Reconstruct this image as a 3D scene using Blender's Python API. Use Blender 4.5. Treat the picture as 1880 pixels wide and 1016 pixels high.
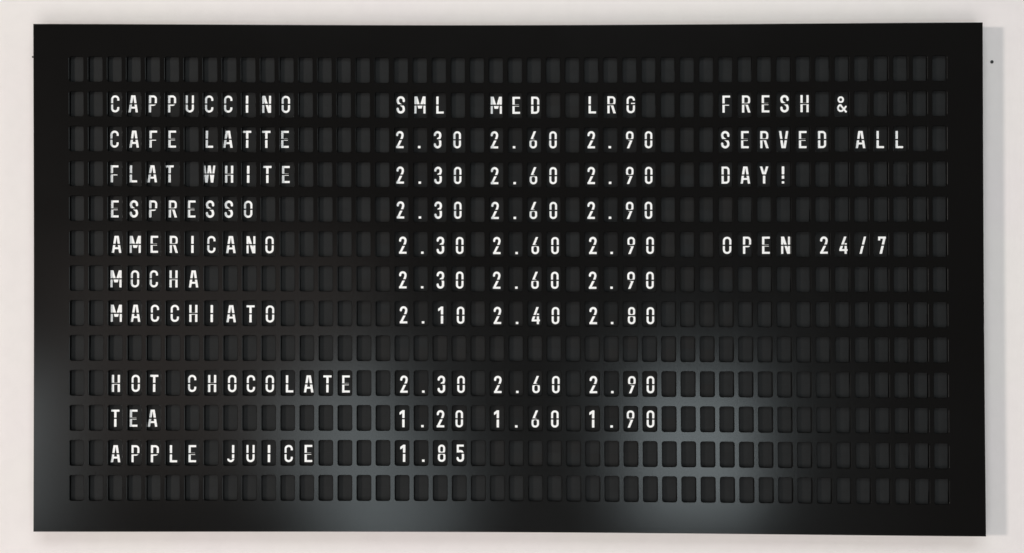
import bpy, bmesh, math, random
import numpy as np
from mathutils import Matrix, Vector
from mathutils.geometry import delaunay_2d_cdt

random.seed(7)
scene = bpy.context.scene
C = scene.collection
for o in list(bpy.data.objects):
    bpy.data.objects.remove(o)

# ------------------------------------------------------------------ camera
DIST = 2.3                      # metres from the front panel
cam = bpy.data.cameras.new('camera')
cam.sensor_width = 36.0
cam.lens = 2008.094 / 1880 * 36
cam.shift_x = -48.062 / 1880
cam.shift_y = -20.316 / 1880
cam.clip_start = 0.05
cam.clip_end = 60
co = bpy.data.objects.new('camera', cam)
C.objects.link(co)
yaw, pit, rol = 0.014215, 0.012538, -0.001728
Ry = Matrix(((math.cos(yaw), math.sin(yaw), 0), (-math.sin(yaw), math.cos(yaw), 0), (0, 0, 1)))
Rp = Matrix(((1, 0, 0), (0, math.cos(pit), math.sin(pit)), (0, -math.sin(pit), math.cos(pit))))
Rr = Matrix(((math.cos(rol), 0, -math.sin(rol)), (0, 1, 0), (math.sin(rol), 0, math.cos(rol))))
R = Rr @ Rp @ Ry
right, fwd, up = R[0], R[1], R[2]
m = Matrix((
    (right[0], up[0], -fwd[0], 0.10),
    (right[1], up[1], -fwd[1], -DIST),
    (right[2], up[2], -fwd[2], 0.0),
    (0, 0, 0, 1)))
co.matrix_world = m
scene.camera = co

# ------------------------------------------------------------------ world, lamps, exposure
world = bpy.data.worlds.new('World')
scene.world = world
world.use_nodes = True
bg = world.node_tree.nodes['Background']
bg.inputs['Color'].default_value = (0.93, 0.97, 1.0, 1)
bg.inputs['Strength'].default_value = 0.03
scene.view_settings.view_transform = 'Standard'
scene.view_settings.look = 'None'
scene.view_settings.exposure = 0
scene.view_settings.gamma = 1


def area(name, loc, target, sx, sy, radiance, col):
    l = bpy.data.lights.new(name, 'AREA')
    l.shape = 'RECTANGLE'
    l.size, l.size_y = sx, sy
    l.energy = radiance * sx * sy * math.pi      # watts that give this radiance
    l.color = col
    o = bpy.data.objects.new(name, l)
    C.objects.link(o)
    o.location = loc
    o.rotation_euler = (Vector(target) - Vector(loc)).to_track_quat('-Z', 'Y').to_euler()
    return o


# the window far to the left that throws the board's shadow to the right
area('window_light', (-10.4, -7.5, 0.66), (0.3, 0, 0), 1.0, 1.0, 281.0, (1.0, 0.92, 0.85))
# added fill lamps for soft ambient light: above, below, both sides (all outside the mirror image of the camera's view)
area('top_fill_light', (0.3, -4.2, 3.7), (0.3, 0, 0), 5.0, 2.4, 3.6, (0.89, 0.97, 1.0))
area('bottom_fill_light', (0.0, -4.2, -3.7), (0, 0, 0), 5.0, 2.4, 3.0, (0.98, 0.95, 0.94))
area('left_fill_light', (-5.8, -3.4, 0.0), (0.6, 0, 0), 2.8, 3.6, 0.8, (1.0, 0.98, 0.97))
area('right_fill_light', (4.8, -2.2, 0.0), (0, 0, 0), 2.2, 3.6, 1.6, (0.89, 0.98, 1.0))
# low bright window panes behind the viewer, mirrored in the satin panel
area('low_window_light_a', (-2.64, -3.2, -0.90), (-2.64, 0, -0.90), 0.36, 0.9, 4.0, (0.9, 0.98, 1.0))
lb = area('low_window_light_b', (-0.84, -3.2, -0.93), (-0.84, 0, -0.88), 0.56, 0.94, 5.4, (0.84, 0.96, 1.0))
lb.rotation_euler.rotate_axis('Z', math.radians(32))
area('low_window_light_c', (0.80, -3.2, -0.84), (0.80, 0, -0.80), 0.54, 0.66, 8.6, (0.84, 0.96, 1.0))
area('warm_room_light', (-1.75, -3.6, -0.42), (-1.75, 0, -0.42), 1.7, 1.2, 0.6, (1.0, 0.84, 0.77))

# ------------------------------------------------------------------ materials


def mat(name, col, rough, spec=0.5, build=None):
    mt = bpy.data.materials.new(name)
    mt.use_nodes = True
    nt = mt.node_tree
    b = nt.nodes['Principled BSDF']
    b.inputs['Base Color'].default_value = (*col, 1)
    b.inputs['Roughness'].default_value = rough
    b.inputs['Specular IOR Level'].default_value = spec
    if build:
        build(nt, b)
    return mt


def noise(nt, scale, detail=4, rough=0.5, coord='Object', vec_scale=None):
    tc = nt.nodes.new('ShaderNodeTexCoord')
    n = nt.nodes.new('ShaderNodeTexNoise')
    n.inputs['Scale'].default_value = scale
    n.inputs['Detail'].default_value = detail
    n.inputs['Roughness'].default_value = rough
    src = tc.outputs[coord]
    if vec_scale:
        mp = nt.nodes.new('ShaderNodeMapping')
        mp.inputs['Scale'].default_value = vec_scale
        nt.links.new(src, mp.inputs['Vector'])
        src = mp.outputs['Vector']
    nt.links.new(src, n.inputs['Vector'])
    return n


def ramp(nt, fac, stops):
    r = nt.nodes.new('ShaderNodeValToRGB')
    el = r.color_ramp.elements
    while len(el) < len(stops):
        el.new(0.5)
    for e, (p, c) in zip(el, stops):
        e.position = p
        e.color = (*c, 1)
    nt.links.new(fac, r.inputs['Fac'])
    return r


def mix(nt, a, b, fac, mode='MIX'):
    x = nt.nodes.new('ShaderNodeMix')
    x.data_type = 'RGBA'
    x.blend_type = mode
    if isinstance(fac, float):
        x.inputs[0].default_value = fac
    else:
        nt.links.new(fac, x.inputs[0])
    nt.links.new(a, x.inputs[6])
    nt.links.new(b, x.inputs[7])
    return x.outputs[2]


def bump(nt, b, h, strength, dist):
    bp = nt.nodes.new('ShaderNodeBump')
    bp.inputs['Strength'].default_value = strength
    bp.inputs['Distance'].default_value = dist
    nt.links.new(h, bp.inputs['Height'])
    nt.links.new(bp.outputs['Normal'], b.inputs['Normal'])


def wall_nodes(nt, b):
    big = noise(nt, 3.0, 3)
    fine = noise(nt, 28.0, 5, 0.6)
    r1 = ramp(nt, big.outputs['Fac'], [(0.35, (0.785, 0.735, 0.705)), (0.65, (0.785, 0.722, 0.708))])
    r2 = ramp(nt, fine.outputs['Fac'], [(0.3, (0.975, 0.975, 0.975)), (0.6, (1, 1, 1))])
    nt.links.new(mix(nt, r1.outputs['Color'], r2.outputs['Color'], 1.0, 'MULTIPLY'), b.inputs['Base Color'])
    rel = noise(nt, 160.0, 6, 0.65)
    bump(nt, b, rel.outputs['Fac'], 0.12, 0.003)


def panel_nodes(nt, b):
    n = noise(nt, 2.2, 4, 0.55)
    r = ramp(nt, n.outputs['Fac'], [(0.3, (0.16,) * 3), (0.7, (0.215,) * 3)])
    nt.links.new(r.outputs['Color'], b.inputs['Roughness'])
    f = noise(nt, 420.0, 3, 0.6)
    bump(nt, b, f.outputs['Fac'], 0.08, 0.0004)


def flap_nodes(base, amp):
    def go(nt, b):
        oi = nt.nodes.new('ShaderNodeObjectInfo')
        r = ramp(nt, oi.outputs['Random'], [
            (0.0, (base * (1 - amp), base * (1 - amp) * .96, base * (1 - amp) * .93)),
            (0.35, (base * 1.06, base * 0.98, base * 0.94)),
            (0.7, (base * 0.93, base * 0.99, base * 1.02)),
            (1.0, (base * (1 + amp), base * (1 + amp * .85), base * (1 + amp * .75)))])
        n = noise(nt, 34.0, 4)
        r2 = ramp(nt, n.outputs['Fac'], [(0.3, (0.8,) * 3), (0.7, (1, 1, 1))])
        nt.links.new(mix(nt, r.outputs['Color'], r2.outputs['Color'], 1.0, 'MULTIPLY'), b.inputs['Base Color'])
        g = noise(nt, 900.0, 3)
        bump(nt, b, g.outputs['Fac'], 0.15, 0.0003)
    return go


def ink_nodes(nt, b):
    n = noise(nt, 140.0, 4)
    r = ramp(nt, n.outputs['Fac'], [(0.3, (0.83, 0.81, 0.79)), (0.6, (0.90, 0.88, 0.865))])
    nt.links.new(r.outputs['Color'], b.inputs['Base Color'])


M_wall = mat('wall_paint', (0.82, 0.78, 0.75), 0.9, 0.2, wall_nodes)
M_panel = mat('satin_black_panel', (0.0049, 0.0044, 0.0041), 0.22, 0.32, panel_nodes)
M_case = mat('black_casing', (0.006, 0.006, 0.006), 0.5, 0.4)
M_house = mat('black_plastic_housing', (0.002, 0.002, 0.002), 0.8, 0.2)
M_flap = mat('blank_flap_plastic', (0.02, 0.02, 0.02), 0.68, 0.20, flap_nodes(0.0108, 0.12))
M_flapc = mat('printed_flap_plastic', (0.017, 0.017, 0.017), 0.68, 0.20, flap_nodes(0.0068, 0.12))
M_ink = mat('white_flap_print', (0.86, 0.85, 0.83), 0.6, 0.3, ink_nodes)
M_nail = mat('dark_nail', (0.03, 0.03, 0.03), 0.5, 0.5)

# ------------------------------------------------------------------ board layout (metres, board plane, y = 0 is the front)
PX = 0.0011312
PITCH, ROWP = 0.040, 0.073045
OW, OH = 0.029817, 0.052724
BL, BR, BT, BB = -0.988853, 0.9879, 0.531884, -0.528685
NC, NR = 46, 13
T_WALL = 0.040                  # wall behind the front face


def warp(x, z):
    """the board is not perfectly true: the punched pitch grows slightly towards the ends"""
    dx, dz = x - 0.002145, z + 0.06811
    r2 = dx * dx + dz * dz
    k = 1 + 0.016663 * r2 - 0.005531 * r2 * r2
    x, z = 0.002145 + dx * k, -0.06811 + dz * k
    return x - 0.00554 * z + 0.001944 * x * z, z


def link(name, me, parent=None):
    o = bpy.data.objects.new(name, me)
    C.objects.link(o)
    if parent:
        o.parent = parent
    return o


def mesh_from(name, verts, faces, mats, mi=None):
    me = bpy.data.meshes.new(name)
    me.from_pydata(verts, [], faces)
    for x in mats:
        me.materials.append(x)
    if mi:
        me.polygons.foreach_set('material_index', mi)
    me.update()
    return me


def add_box(bm, x0, x1, y0, y1, z0, z1, bev=0.0, mi=0):
    g = bmesh.ops.create_cube(bm, size=1)
    vs = g['verts']
    for v in vs:
        v.co = Vector(((x0 + x1) / 2 + v.co.x * (x1 - x0), (y0 + y1) / 2 + v.co.y * (y1 - y0),
                       (z0 + z1) / 2 + v.co.z * (z1 - z0)))
    fs = {f for v in vs for f in v.link_faces}
    for f in fs:
        f.material_index = mi
    if bev > 0:
        es = {e for v in vs for e in v.link_edges}
        bmesh.ops.bevel(bm, geom=list(es), offset=bev, segments=1, affect='EDGES', profile=0.5)


def bm_mesh(name, bm, mats):
    me = bpy.data.meshes.new(name)
    bmesh.ops.recalc_face_normals(bm, faces=bm.faces)
    bm.to_mesh(me)
    bm.free()
    for x in mats:
        me.materials.append(x)
    return me


# ------------------------------------------------------------------ wall
bm = bmesh.new()
add_box(bm, -4.5, 4.5, T_WALL, T_WALL + 0.12, -2.6, 2.6)
wall = link('wall', bm_mesh('wall', bm, [M_wall]))
wall['kind'] = 'structure'


def nail(name, x, z, r, label):
    bm = bmesh.new()
    n = 14
    rings = [(r, 0.0), (r, -0.0012), (r * 0.72, -0.0022), (r * 0.25, -0.0026)]
    vs = [[bm.verts.new((x + a * math.cos(i * 2 * math.pi / n), T_WALL + y, z + a * math.sin(i * 2 * math.pi / n)))
           for i in range(n)] for a, y in rings]
    for k in range(3):
        for i in range(n):
            bm.faces.new((vs[k][i], vs[k][(i + 1) % n], vs[k + 1][(i + 1) % n], vs[k + 1][i]))
    bm.faces.new(vs[3])
    o = link(name, bm_mesh(name, bm, [M_nail]))
    o['label'] = label
    o['category'] = 'nail'
    return o


NAILS = [('nail_head', 1.0334, 0.4649, 0.0034, 'small dark nail head in the wall, in the shadow right of the black board'),
         ('nail_head', -1.0251, 0.4777, 0.0018, 'dark nail head at the left edge of the black board, almost hidden behind it')]

# ------------------------------------------------------------------ the board
board = bpy.data.objects.new('split_flap_board', None)
C.objects.link(board)
board['label'] = 'wide black split-flap menu board with white coffee names and prices on the wall'
board['category'] = 'menu board'

# front panel: one sheet with 598 rounded openings
CORNER = 0.0046


def rrect(cx, cz, w, h, r, n=4):
    pts = []
    for qx, qz, a0 in ((1, 1, 0), (-1, 1, 90), (-1, -1, 180), (1, -1, 270)):
        for i in range(n + 1):
            a = math.radians(a0 + 90 * i / n)
            pts.append((cx + qx * (w / 2 - r) + r * math.cos(a), cz + qz * (h / 2 - r) + r * math.sin(a)))
    return pts


V, F = [], []
vid = {}


def pv(x, y, z):
    wx, wz = warp(x, z)
    k = (round(wx * 1e5), round(y * 1e5), round(wz * 1e5))
    if k not in vid:
        vid[k] = len(V)
        V.append((wx, y, wz))
    return vid[k]


SH = 0.0055                       # sheet thickness
LIP = 0.0008                     # tiny chamfer of the punched edge
NSEG = 4
for r in range(NR):
    for c in range(NC):
        cx, cz = (c - 22.5) * PITCH, (6 - r) * ROWP
        hole = rrect(cx, cz, OW + 2 * LIP, OH + 2 * LIP, CORNER + LIP, NSEG)
        inner = rrect(cx, cz, OW, OH, CORNER, NSEG)
        cor = [(cx + sx * PITCH / 2, cz + sz * ROWP / 2) for sx, sz in ((1, 1), (-1, 1), (-1, -1), (1, -1))]
        hv = [pv(x, 0, z) for x, z in hole]
        iv = [pv(x, LIP, z) for x, z in inner]
        bv = [pv(x, SH, z) for x, z in inner]
        cv = [pv(x, 0, z) for x, z in cor]
        N = len(hv)
        for q in range(4):
            s = q * (NSEG + 1)
            for i in range(NSEG):
                F.append((cv[q], hv[s + i + 1], hv[s + i]))
            e = (s + NSEG) % N
            e2 = (s + NSEG + 1) % N
            F.append((cv[q], cv[(q + 1) % 4], hv[e2], hv[e]))
        for i in range(N):
            j = (i + 1) % N
            F.append((hv[i], hv[j], iv[j], iv[i]))
            F.append((iv[i], iv[j], bv[j], bv[i]))
# border strips round the grid
gx = [(c - 23) * PITCH for c in range(NC + 1)]
gz = [(6.5 - r) * ROWP for r in range(NR + 1)]
LB = 0.0008


xe = [BL] + gx + [BR]
ze = [BT] + gz + [BB]
for i in range(len(xe) - 1):
    for (za, zb) in ((ze[0], ze[1]), (ze[-2], ze[-1])):
        F.append((pv(xe[i], 0, za), pv(xe[i + 1], 0, za), pv(xe[i + 1], 0, zb), pv(xe[i], 0, zb)))
for j in range(1, len(ze) - 2):
    for (xa, xb) in ((xe[0], xe[1]), (xe[-2], xe[-1])):
        F.append((pv(xa, 0, ze[j]), pv(xb, 0, ze[j]), pv(xb, 0, ze[j + 1]), pv(xa, 0, ze[j + 1])))
# outer rim: small bevel then the sheet's edge
rim = [(x, BT) for x in xe] + [(BR, z) for z in ze[1:]] + [(x, BB) for x in reversed(xe[:-1])] + [(BL, z) for z in reversed(ze[1:-1])]


def off(x, z, d):
    return (x + (d if x == BR else -d if x == BL else 0), z + (d if z == BT else -d if z == BB else 0))


for i in range(len(rim)):
    a, b = rim[i], rim[(i + 1) % len(rim)]
    ao, bo = off(*a, LB), off(*b, LB)
    F.append((pv(a[0], 0, a[1]), pv(b[0], 0, b[1]), pv(bo[0], LB, bo[1]), pv(ao[0], LB, ao[1])))
    F.append((pv(ao[0], LB, ao[1]), pv(bo[0], LB, bo[1]), pv(bo[0], SH, bo[1]), pv(ao[0], SH, ao[1])))
    ai, bi = off(*a, -0.012), off(*b, -0.012)
    F.append((pv(ao[0], SH, ao[1]), pv(bo[0], SH, bo[1]), pv(bi[0], SH, bi[1]), pv(ai[0], SH, ai[1])))
me = mesh_from('front_panel', V, F, [M_panel])
bm = bmesh.new()
bm.from_mesh(me)
bmesh.ops.recalc_face_normals(bm, faces=bm.faces)
bm.to_mesh(me)
bm.free()
panel = link('front_panel', me, board)

# casing: four side panels and a back plate behind the sheet
x0, z1 = warp(BL, BT)
x1, z0 = warp(BR, BB)
xm0, xm1 = warp(BL, 0)[0] + 0.009, warp(BR, 0)[0] - 0.009
zm0, zm1 = warp(0, BB)[1] + 0.004, warp(0, BT)[1] - 0.004
for (a, b, c_, d) in ((xm0, xm0 + .0025, zm0, zm1), (xm1 - .0025, xm1, zm0, zm1),
                      (xm0 + .0025, xm1 - .0025, zm1 - .0025, zm1), (xm0 + .0025, xm1 - .0025, zm0, zm0 + .0025)):
    bm = bmesh.new()
    add_box(bm, a, b, SH + 0.0002, T_WALL - 0.003, c_, d)
    link('side_panel', bm_mesh('side_panel', bm, [M_case]), board)
bm = bmesh.new()
add_box(bm, xm0, xm1, T_WALL - 0.003, T_WALL - 0.0005, zm0, zm1)
link('back_plate', bm_mesh('back_plate', bm, [M_case]), board)

# ------------------------------------------------------------------ glyphs (signed fields in photo pixels, traced to outlines)
HH, TT = 16.4, 4.7


def Bx(x0, y0, x1, y1):
    return lambda x, y: np.maximum(np.maximum(x0 - x, x - x1), np.maximum(y0 - y, y - y1))


def PG(xt, yt, xb, yb, w):
    k = (xt - xb) / (yt - yb)
    s = math.sqrt(1 + k * k)
    return lambda x, y: np.maximum((np.abs(x - (xb + (y - yb) * k)) - w / 2) / s, np.maximum(yb - y, y - yt))


def Ring(x0, y0, x1, y1, r, t=TT):
    cx, cy, hx, hy = (x0 + x1) / 2, (y0 + y1) / 2, (x1 - x0) / 2, (y1 - y0) / 2

    def f(x, y):
        qx, qy = np.abs(x - cx) - hx + r, np.abs(y - cy) - hy + r
        d = np.hypot(np.maximum(qx, 0), np.maximum(qy, 0)) + np.minimum(np.maximum(qx, qy), 0) - r
        return np.maximum(d, -(d + t))
    return f


def Ln(pts, t=TT):
    def f(x, y):
        d = None
        for (ax, ay), (bx, by) in zip(pts, pts[1:]):
            ux, uy = bx - ax, by - ay
            h = np.clip(((x - ax) * ux + (y - ay) * uy) / (ux * ux + uy * uy + 1e-9), 0, 1)
            e = np.hypot(x - ax - h * ux, y - ay - h * uy) - t / 2
            d = e if d is None else np.minimum(d, e)
        return d
    return f


def U(*fs):
    return lambda x, y: np.minimum.reduce([f(x, y) for f in fs])


def Cut(f, g):
    return lambda x, y: np.maximum(f(x, y), -g(x, y))


def And(f, g):
    return lambda x, y: np.maximum(f(x, y), g(x, y))


def arc(cx, cy, r, a0, a1, n=14, ry=None):
    ry = ry or r
    return [(cx + r * math.cos(math.radians(a0 + (a1 - a0) * i / n)), cy + ry * math.sin(math.radians(a0 + (a1 - a0) * i / n)))
            for i in range(n + 1)]


H = HH
big = 40
G = {}
G['O'] = Ring(-8.3, -H, 8.3, H, 8.1)
G['0'] = Ring(-7.5, -H, 7.5, H, 7.3)
G['C'] = Cut(Ring(-8.2, -H, 8.2, H, 8.0), Bx(0.3, -5.6, big, 5.6))
G['G'] = U(Cut(Ring(-8.2, -H, 8.2, H, 8.0), Bx(0.3, 3.7, big, 7.0)), Bx(0.0, 0.0, 8.2, 3.9))
G['D'] = U(Bx(-8, -H, -2.9, H), And(Ring(-16, -H, 8, H, 7.4), Bx(-8, -big, big, big)))
G['P'] = U(Bx(-8, -H, -2.9, H), And(Ring(-16, -4.0, 8, H, 7.4), Bx(-8, -big, big, big)))
G['R'] = U(Bx(-8, -H, -2.9, H), And(Ring(-16, -2.2, 8, H, 7.2), Bx(-8, -big, big, big)), PG(0.8, 0, 6.0, -H, 5.6))
G['E'] = U(Bx(-7.6, -H, -2.5, H), Bx(-7.6, H - 4.7, 7.6, H), Bx(-7.6, -H, 7.6, -H + 4.7), Bx(-7.6, -2.6, 5.8, 2.1))
G['F'] = U(Bx(-7.6, -H, -2.5, H), Bx(-7.6, H - 4.7, 7.6, H), Bx(-7.6, -3.2, 5.8, 1.3))
G['L'] = U(Bx(-7.2, -H, -2.1, H), Bx(-7.2, -H, 7.6, -H + 4.7))
G['H'] = U(Bx(-8.1, -H, -3.0, H), Bx(3.0, -H, 8.1, H), Bx(-8, -2.6, 8, 2.0))
G['I'] = Bx(-2.7, -H, 2.7, H)
G['J'] = U(Bx(2.0, -9, 7.1, H), And(Ring(-7.1, -H, 7.1, 4, 7.0), Bx(-big, -big, big, -9)))
G['M'] = U(Bx(-10.8, -H, -6.0, H), Bx(6.0, -H, 10.8, H), PG(-7.7, H, -0.6, -7, 5.8), PG(7.7, H, 0.6, -7, 5.8))
G['N'] = U(Bx(-8.7, -H, -3.9, H), Bx(3.9, -H, 8.7, H), PG(-5.4, H, 5.4, -H, 5.8))
G['A'] = U(PG(-1.7, H, -6.9, -H, 5.2), PG(1.7, H, 6.9, -H, 5.2), Bx(-5, -9.4, 5, -5.0))
G['V'] = U(PG(-6.6, H, -1.7, -H, 5.2), PG(6.6, H, 1.7, -H, 5.2))
G['W'] = U(PG(-9.4, H, -5.6, -H, 4.7), PG(-0.6, H, -4.9, -H, 4.5), PG(0.6, H, 4.9, -H, 4.5), PG(9.4, H, 5.6, -H, 4.7))
G['Y'] = U(PG(-5.9, H, -0.4, -1, 5.4), PG(5.9, H, 0.4, -1, 5.4), Bx(-2.6, -H, 2.6, 1))
G['T'] = U(Bx(-8.1, H - 4.7, 8.1, H), Bx(-2.6, -H, 2.6, H))
G['U'] = And(Ring(-8.1, -H, 8.1, 30, 8.0), Bx(-big, -big, big, H))
G['S'] = Ln([(5.7, 7.2)] + arc(0, 8.4, 5.7, 0, 180) + [(-5.6, 7.0), (-4.6, 3.6), (-2.0, 1.4), (2.0, -1.0), (4.6, -3.4), (5.6, -6.6)]
            + arc(0, -8.4, 5.7, 0, -180) + [(-5.7, -7.4)], 5.2)
G['1'] = U(Bx(-0.4, -H, 4.9, H), And(Ln([(2.4, 14.6), (-4.6, 9.6)], 5.2), Bx(-5.4, -big, big, H)))
G['2'] = U(Ln([(-5.0, 8.6)] + arc(0, 9.1, 5.0, 180, 0) + [(4.9, 7.0), (3.8, 3.2), (-4.2, -13.0)], 5.0), Bx(-7.5, -H, 7.5, -H + 4.8))
G['3'] = Ln([(-5.0, 8.9)] + arc(0, 9.1, 5.0, 180, 0) + [(5.0, 6.4), (3.8, 3.0), (0.8, 1.6), (3.8, 0.0), (5.0, -3.2), (5.0, -9.0)]
            + arc(0, -9.1, 5.0, 0, -180) + [(-5.0, -8.6)], 5.1)
G['4'] = U(PG(3.6, H, -5.2, -7.5, 5.4), Bx(-8, -11.2, 8.2, -6.7), Bx(1.6, -H, 6.6, 4.2))
G['5'] = U(Bx(-6.9, H - 4.7, 6.9, H), Bx(-7, 0, -2.2, H), Ln([(-4.5, 2.4), (-1, 4.1), (2.4, 3.5), (4.6, 0.6), (5.0, -3), (5.0, -9.0)]
                                                         + arc(0, -9.1, 5.0, 0, -180), 5.0))
G['6'] = U(Ring(-7.5, -H, 7.5, 2.4, 7.2), PG(3.4, H, -4.6, -3, 5.4))
G['7'] = U(Bx(-7.6, H - 4.7, 7.6, H), Bx(-7.6, 8.4, -2.9, H), PG(5.0, H - 1, -2.4, -H, 5.4))
G['8'] = U(Ring(-7.0, -1.6, 7.0, H, 6.8), Ring(-7.5, -H, 7.5, 2.2, 7.2))
G['9'] = U(Ring(-7.5, -2.4, 7.5, H, 7.2), PG(4.6, 3, -3.4, -H, 5.4))
G['.'] = Bx(-2.8, -H, 2.8, -H + 5.2)
G['!'] = U(PG(0, H, 0, -7.5, 5.4), Bx(-2.7, -H, 2.7, -H + 5.0))
G['/'] = PG(4.2, H, -4.2, -H, 5.0)
G['&'] = U(Ring(-7.9, 0.6, 5.0, 13.9, 6.4, 4.3),
           Ln([(-3.0, -2.6), (-5.6, -5.0), (-6.8, -8.4), (-5.9, -11.8), (-3.0, -14.0), (0.6, -13.8), (3.8, -11.4), (8.0, -5.6)], 4.3),
           Ln([(-3.0, -1.4), (8.2, -15.2)], 4.3))

GAP = 1.28
THIN = 0.42


def trace(f, step=0.34):
    xs = np.arange(-13.0, 13.01, step)
    ys = np.arange(-18.0, 18.01, step)
    X, Y = np.meshgrid(xs + 0.013, ys + 0.007)
    D = np.maximum(f(X, Y) + THIN, GAP - np.abs(Y))
    D = np.where(D == 0, 1e-6, D)
    seg = {}

    def cross(i0, j0, i1, j1):
        a, b = D[j0, i0], D[j1, i1]
        t = a / (a - b)
        return (X[j0, i0] + (X[j1, i1] - X[j0, i0]) * t, Y[j0, i0] + (Y[j1, i1] - Y[j0, i0]) * t)
    pts = {}
    S = D < 0
    act = (S[:-1, :-1].astype(int) + S[1:, :-1] + S[:-1, 1:] + S[1:, 1:])
    for j, i in zip(*np.where((act > 0) & (act < 4))):
        cor = [(i, j), (i + 1, j), (i + 1, j + 1), (i, j + 1)]
        ins = [bool(S[b, a]) for a, b in cor]
        ex, en = [], []
        for k in range(4):
            a, b = cor[k], cor[(k + 1) % 4]
            if ins[k] != ins[(k + 1) % 4]:
                key = tuple(sorted((a, b)))
                pts[key] = cross(*key[0], *key[1])
                (ex if ins[k] else en).append((k, key))
        # walk so that inside is on the left: from exit edge to entry edge
        for (k, key) in ex:
            best = min(en, key=lambda q: (q[0] - k) % 4)
            seg[key] = best[1]
    loops = []
    while seg:
        st, nx = seg.popitem()
        lp = [st]
        while nx != st:
            lp.append(nx)
            nx = seg.pop(nx)
        P = [pts[k] for k in lp]
        # drop near-collinear points
        out = simplify(P, 0.045)
        if len(out) >= 3:
            loops.append(out)
    return loops


def simplify(P, tol):
    def rdp(Q):
        if len(Q) < 3:
            return Q
        a, b = np.array(Q[0]), np.array(Q[-1])
        A = np.array(Q)
        d = b - a
        L = np.hypot(*d)
        if L < 1e-9:
            e = np.hypot(*(A - a).T)
        else:
            e = np.abs(d[0] * (A[:, 1] - a[1]) - d[1] * (A[:, 0] - a[0])) / L
        k = int(e.argmax())
        if e[k] > tol:
            return rdp(Q[:k + 1])[:-1] + rdp(Q[k:])
        return [Q[0], Q[-1]]
    A = np.array(P)
    k = int(np.hypot(*(A - A[0]).T).argmax())
    return rdp(P[:k + 1])[:-1] + rdp(P[k:] + [P[0]])[:-1]


glyph_mesh = {}
INK_Y = -0.00018


def glyph(ch):
    if ch not in glyph_mesh:
        loops = trace(G[ch])
        polys = []
        for lp in loops:
            polys.append([Vector((x, y, 0)) for x, y in lp])
        flat, edges = [], []
        for pl in polys:
            k = len(flat)
            flat += [p.to_2d() for p in pl]
            edges += [(k + i, k + (i + 1) % len(pl)) for i in range(len(pl))]
        cv_, _, cf, _, _, _ = delaunay_2d_cdt(flat, edges, [], 0, 1e-5)
        vs = [(p.x * PX, INK_Y, p.y * PX) for p in cv_]
        fs = []
        for t in cf:
            mx, my = sum(cv_[i].x for i in t) / 3, sum(cv_[i].y for i in t) / 3
            if max(float(G[ch](np.array(mx), np.array(my))) + THIN, GAP - abs(my)) > 0:
                continue
            a, b, c = (Vector((vs[i][0], vs[i][2])) for i in t)
            ar = (b - a).cross(c - a)
            fs.append(tuple(t) if ar > 0 else tuple(reversed(t)))
        glyph_mesh[ch] = mesh_from('character', vs, fs, [M_ink])
    return glyph_mesh[ch]


# ------------------------------------------------------------------ what the board says
ROWS = {r: {} for r in range(NR)}


def put(r, c, s):
    for i, ch in enumerate(s):
        if ch != ' ':
            ROWS[r][c + i] = ch


put(1, 2, 'CAPPUCCINO'); put(1, 17, 'SML'); put(1, 22, 'MED'); put(1, 27, 'LRG'); put(1, 34, 'FRESH &')
for r, s in ((2, 'CAFE LATTE'), (3, 'FLAT WHITE'), (4, 'ESPRESSO'), (5, 'AMERICANO'), (6, 'MOCHA'), (7, 'MACCHIATO'),
             (9, 'HOT CHOCOLATE'), (10, 'TEA'), (11, 'APPLE JUICE')):
    put(r, 2, s)
for r in (2, 3, 4, 5, 6, 9):
    put(r, 17, '2.30'); put(r, 22, '2.60'); put(r, 27, '2.90')
put(7, 17, '2.10'); put(7, 22, '2.40'); put(7, 27, '2.80')
put(10, 17, '1.20'); put(10, 22, '1.60'); put(10, 27, '1.90')
put(11, 17, '1.85')
put(2, 34, 'SERVED ALL'); put(3, 34, 'DAY!'); put(5, 34, 'OPEN 24/7')
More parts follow.
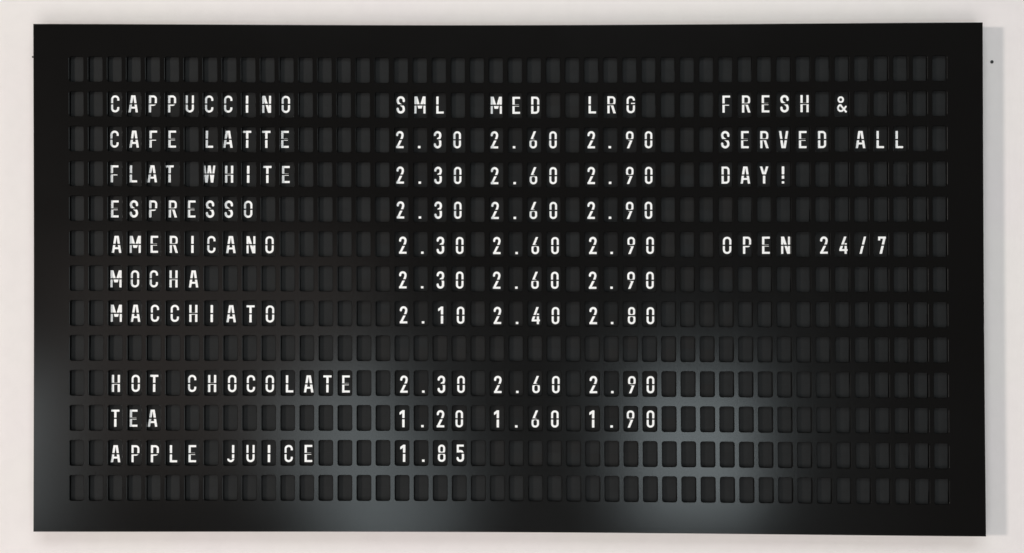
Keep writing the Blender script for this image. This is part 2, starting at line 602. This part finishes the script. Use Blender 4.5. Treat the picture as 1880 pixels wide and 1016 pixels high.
# how far single prints sit off the middle of their flap (photo pixels, x right / y up)
OFFS = {(1, 2): (-1.1, 1.1), (1, 3): (-3.1, 1.3), (1, 4): (-2.1, 1.4), (1, 5): (-1.9, 1.5), (1, 6): (-4.4, 1.6), (1, 7): (-3.9,
        1.6), (1, 8): (-3.9, 1.6), (1, 9): (-4.4, 1.6), (1, 10): (-3.3, 1.6), (1, 11): (-3.0, 1.6), (1, 17): (-1.2, 1.4), (1, 18):
        (-0.7, 1.3), (1, 19): (1.1, 1.2), (1, 22): (0.2, 0.8), (1, 23): (2.0, 0.7), (1, 24): (1.9, 0.9), (1, 27): (1.8, 1.3), (1,
        28): (2.1, 1.4), (1, 29): (2.6, 1.5), (1, 34): (2.0, 1.7), (1, 35): (3.0, 1.7), (1, 36): (3.4, 1.8), (1, 37): (2.7, 1.8),
        (1, 38): (4.0, 1.8), (1, 40): (0.6, 1.5), (2, 2): (-2.6, 0.1), (2, 3): (-1.6, 0.3), (2, 4): (-1.7, 0.4), (2, 5): (-2.0,
        0.6), (2, 7): (-4.0, 0.7), (2, 8): (-4.9, 0.8), (2, 9): (-4.6, 0.9), (2, 10): (-4.3, 1.0), (2, 11): (-5.0, 1.1), (2, 17):
        (-3.2, 1.3), (2, 18): (-2.4, 1.3), (2, 19): (-3.6, 1.3), (2, 20): (-2.3, 1.2), (2, 22): (-3.6, 1.1), (2, 23): (-2.3, 1.1),
        (2, 24): (-2.1, 1.1), (2, 25): (-0.6, 1.1), (2, 27): (-0.2, 1.1), (2, 28): (-1.0, 1.0), (2, 29): (0.6, 1.0), (2, 30):
        (0.0, 0.9), (2, 34): (0.0, 0.5), (2, 35): (0.8, 0.4), (2, 36): (0.9, 0.3), (2, 37): (1.0, 0.2), (2, 38): (0.5, 0.0), (2,
        39): (0.4, -0.1), (2, 41): (-0.4, -0.5), (2, 42): (-0.1, -0.6), (2, 43): (-0.9, -0.8), (3, 2): (-2.9, 0.2), (3, 3): (-3.5,
        0.3), (3, 4): (-3.9, 0.5), (3, 5): (-7.3, 0.6), (3, 7): (-4.4, 0.5), (3, 8): (-3.0, 0.4), (3, 9): (-3.0, 0.4), (3, 10):
        (-2.7, 0.3), (3, 11): (-3.7, 0.3), (3, 17): (-2.9, -0.2), (3, 18): (-1.6, -0.4), (3, 19): (-3.0, -0.5), (3, 20): (-1.7,
        -0.6), (3, 22): (-3.5, -1.0), (3, 23): (-1.4, -1.1), (3, 24): (-1.8, -1.0), (3, 25): (-0.5, -0.9), (3, 27): (-0.4, -0.8),
        (3, 28): (-0.6, -0.7), (3, 29): (0.5, -0.6), (3, 30): (0.2, -0.6), (3, 34): (0.5, -0.6), (3, 35): (1.5, -0.6), (3, 36):
        (0.6, -0.6), (3, 37): (-0.2, -0.6), (4, 2): (-2.6, -0.5), (4, 3): (-2.7, -0.3), (4, 4): (-2.5, -0.2), (4, 5): (-1.6,
        -0.1), (4, 6): (-1.9, -0.1), (4, 7): (-3.3, -0.2), (4, 8): (-3.9, -0.2), (4, 9): (-3.3, -0.2), (4, 17): (-2.6, -0.6), (4,
        18): (-1.6, -0.7), (4, 19): (-3.0, -0.8), (4, 20): (-1.7, -0.9), (4, 22): (-2.9, -1.2), (4, 23): (-1.3, -1.3), (4, 24):
        (-2.2, -1.2), (4, 25): (-0.4, -1.1), (4, 27): (-0.7, -1.0), (4, 28): (-0.9, -1.0), (4, 29): (0.2, -1.0), (4, 30): (-0.4,
        -0.9), (5, 2): (0.5, -1.8), (5, 3): (-0.4, -1.7), (5, 4): (-0.6, -1.5), (5, 5): (-0.1, -1.5), (5, 6): (-0.8, -1.5), (5,
        7): (-1.1, -1.5), (5, 8): (-0.3, -1.5), (5, 9): (1.6, -1.6), (5, 10): (0.8, -1.6), (5, 17): (1.5, -1.8), (5, 18): (2.6,
        -1.9), (5, 19): (0.9, -1.9), (5, 20): (1.7, -2.0), (5, 22): (0.2, -2.1), (5, 23): (1.8, -2.2), (5, 24): (1.2, -2.1), (5,
        25): (2.7, -2.0), (5, 27): (2.4, -1.8), (5, 28): (2.0, -1.8), (5, 29): (2.8, -1.7), (5, 30): (2.5, -1.6), (5, 34): (3.1,
        -1.5), (5, 35): (4.4, -1.4), (5, 36): (3.7, -1.4), (5, 37): (4.3, -1.4), (5, 39): (3.5, -1.3), (5, 40): (3.6, -1.4), (5,
        41): (3.5, -1.4), (5, 42): (2.9, -1.4), (6, 2): (-0.7, -1.3), (6, 3): (-1.1, -1.2), (6, 4): (-1.6, -1.1), (6, 5): (-0.6,
        -1.1), (6, 6): (1.2, -1.1), (6, 17): (1.3, -1.8), (6, 18): (2.1, -1.8), (6, 19): (0.7, -1.9), (6, 20): (1.5, -2.0), (6,
        22): (-0.3, -2.2), (6, 23): (1.1, -2.2), (6, 24): (0.4, -2.2), (6, 25): (2.0, -2.1), (6, 27): (1.7, -2.0), (6, 28): (1.5,
        -2.0), (6, 29): (2.3, -1.9), (6, 30): (2.0, -1.9), (7, 2): (-0.2, -0.7), (7, 3): (-0.1, -0.6), (7, 4): (0.3, -0.5), (7,
        5): (1.8, -0.6), (7, 6): (0.6, -0.7), (7, 7): (-0.6, -0.9), (7, 8): (-0.1, -1.1), (7, 9): (0.5, -1.2), (7, 10): (1.3,
        -1.4), (7, 17): (2.5, -2.5), (7, 18): (3.6, -2.7), (7, 19): (1.3, -2.8), (7, 20): (2.9, -3.0), (7, 22): (0.9, -3.3), (7,
        23): (2.2, -3.4), (7, 24): (1.6, -3.4), (7, 25): (3.1, -3.3), (7, 27): (2.5, -3.2), (7, 28): (2.3, -3.1), (7, 29): (3.1,
        -3.0), (7, 30): (2.5, -3.0), (9, 2): (-1.0, -1.6), (9, 3): (0.2, -1.5), (9, 4): (-1.0, -1.5), (9, 6): (-1.6, -1.6), (9,
        7): (-0.0, -1.7), (9, 8): (1.8, -1.8), (9, 9): (1.2, -1.9), (9, 10): (0.9, -2.0), (9, 11): (2.1, -2.1), (9, 12): (2.4,
        -2.2), (9, 13): (1.9, -2.2), (9, 14): (1.0, -2.3), (9, 17): (3.0, -2.5), (9, 18): (3.7, -2.5), (9, 19): (2.0, -2.6), (9,
        20): (3.3, -2.6), (9, 22): (1.2, -2.6), (9, 23): (2.2, -2.6), (9, 24): (1.8, -2.5), (9, 25): (3.3, -2.5), (9, 27): (2.3,
        -2.3), (9, 28): (2.1, -2.2), (9, 29): (2.9, -2.1), (9, 30): (2.0, -1.9), (10, 2): (-1.9, -1.5), (10, 3): (-3.5, -1.5),
        (10, 4): (-3.9, -1.5), (10, 17): (-0.4, -2.0), (10, 18): (2.0, -2.0), (10, 19): (0.2, -2.0), (10, 20): (-0.2, -2.0), (10,
        22): (-1.2, -1.9), (10, 23): (0.0, -1.9), (10, 24): (-0.1, -1.8), (10, 25): (1.1, -1.6), (10, 27): (-0.7, -1.4), (10, 28):
        (0.4, -1.3), (10, 29): (0.0, -1.1), (10, 30): (1.6, -0.9), (11, 2): (-1.2, -2.6), (11, 3): (-0.0, -2.6), (11, 4): (0.6,
        -2.6), (11, 5): (-0.6, -2.6), (11, 6): (-1.0, -2.5), (11, 8): (-0.7, -2.4), (11, 9): (0.6, -2.3), (11, 10): (-0.5, -2.3),
        (11, 11): (0.6, -2.2), (11, 12): (1.9, -2.1), (11, 17): (0.9, -1.6), (11, 18): (3.5, -1.4), (11, 19): (2.3, -1.3), (11,
        20): (1.6, -1.1)}

FY = 0.0078                      # depth of the flap faces behind the front
FW, FGAP, FT = 0.0298, 0.00008, 0.0009
FHh = 0.0272


def flap_mesh(name, upper, m_):
    bm = bmesh.new()
    z0, z1 = (FGAP / 2, FHh) if upper else (-FHh, -FGAP / 2)
    add_box(bm, -FW / 2, FW / 2, 0, FT, z0, z1)
    return bm_mesh(name, bm, [m_])


def housing_mesh():
    bm = bmesh.new()
    w, h = 0.0384, 0.066
    add_box(bm, -w / 2, w / 2, 0.009, 0.012, -h / 2, h / 2)                       # back
    for s in (-1, 1):
        add_box(bm, s * w / 2 - (0.0012 if s > 0 else 0), s * w / 2 + (0.0012 if s < 0 else 0), -0.0015, 0.009, -h / 2, h / 2)
    return bm_mesh('flap_unit', bm, [M_house])


ME_house = housing_mesh()
ME_up, ME_lo = flap_mesh('upper_flap', True, M_flap), flap_mesh('lower_flap', False, M_flap)
ME_upc, ME_loc = flap_mesh('upper_flap', True, M_flapc), flap_mesh('lower_flap', False, M_flapc)

cells = [(r, c) for r in range(NR) for c in range(NC)]


def rank(rc):
    r, c = rc
    return (0 if c in ROWS[r] else 1, math.hypot((c - 24.8) * PITCH, (6 - r) * ROWP))


cells.sort(key=rank)
singles, rest = cells[:300], cells[300:]
proto = None
for (r, c) in singles:
    wx, wz = warp((c - 22.5) * PITCH, (6 - r) * ROWP)
    ch = ROWS[r].get(c)
    u = link('flap_unit', ME_house, board)
    u.location = (wx, FY, wz)
    a = link('upper_flap', ME_upc if ch else ME_up, u)
    b = link('lower_flap', ME_loc if ch else ME_lo, u)
    jx = random.uniform(-0.0003, 0.0003)
    a.location.x = jx
    b.location.x = jx + random.uniform(-0.0003, 0.0003)
    tilt = random.uniform(-0.8, 0.8)
    a.rotation_euler.x = math.radians(tilt + (random.uniform(0, 0.8) if ch else 0))
    b.rotation_euler.x = math.radians(tilt - (random.uniform(0, 0.5) if ch else 0))
    if ch:
        g = link('character', glyph(ch), u)
        ox, oy = OFFS.get((r, c), (random.uniform(-0.7, 0.7), random.uniform(-0.3, 0.3)))
        g.location = (ox * PX, -0.0009, oy * PX)
        kind = 'letter' if ch.isalpha() else 'digit' if ch.isdigit() else 'mark'
        u['label'] = 'flap unit showing a white %s %s' % (kind, ch)
        g['label'] = 'white printed %s %s, split across the middle' % (kind, ch)

bm = bmesh.new()
for (r, c) in rest:
    wx, wz = warp((c - 22.5) * PITCH, (6 - r) * ROWP)
    for me_ in (ME_house, ME_up, ME_lo):
        k = len(bm.verts)
        bm.from_mesh(me_)
        bm.verts.ensure_lookup_table()
        jx = random.uniform(-0.0005, 0.0005)
        mi = 0 if me_ is ME_house else 1
        for v in bm.verts[k:]:
            v.co += Vector((wx + jx, FY, wz))
        for v in bm.verts[k:]:
            for f in v.link_faces:
                f.material_index = mi
me = bpy.data.meshes.new('blank_flap_units')
bm.to_mesh(me)
bm.free()
me.materials.append(M_house)
me.materials.append(M_flap)
o = link('blank_flap_units', me, board)
o['kind'] = 'stuff'

for nm, x, z, rr, lb in NAILS:
    nail(nm, x, z, rr, lb)

scene.render.engine = 'CYCLES'
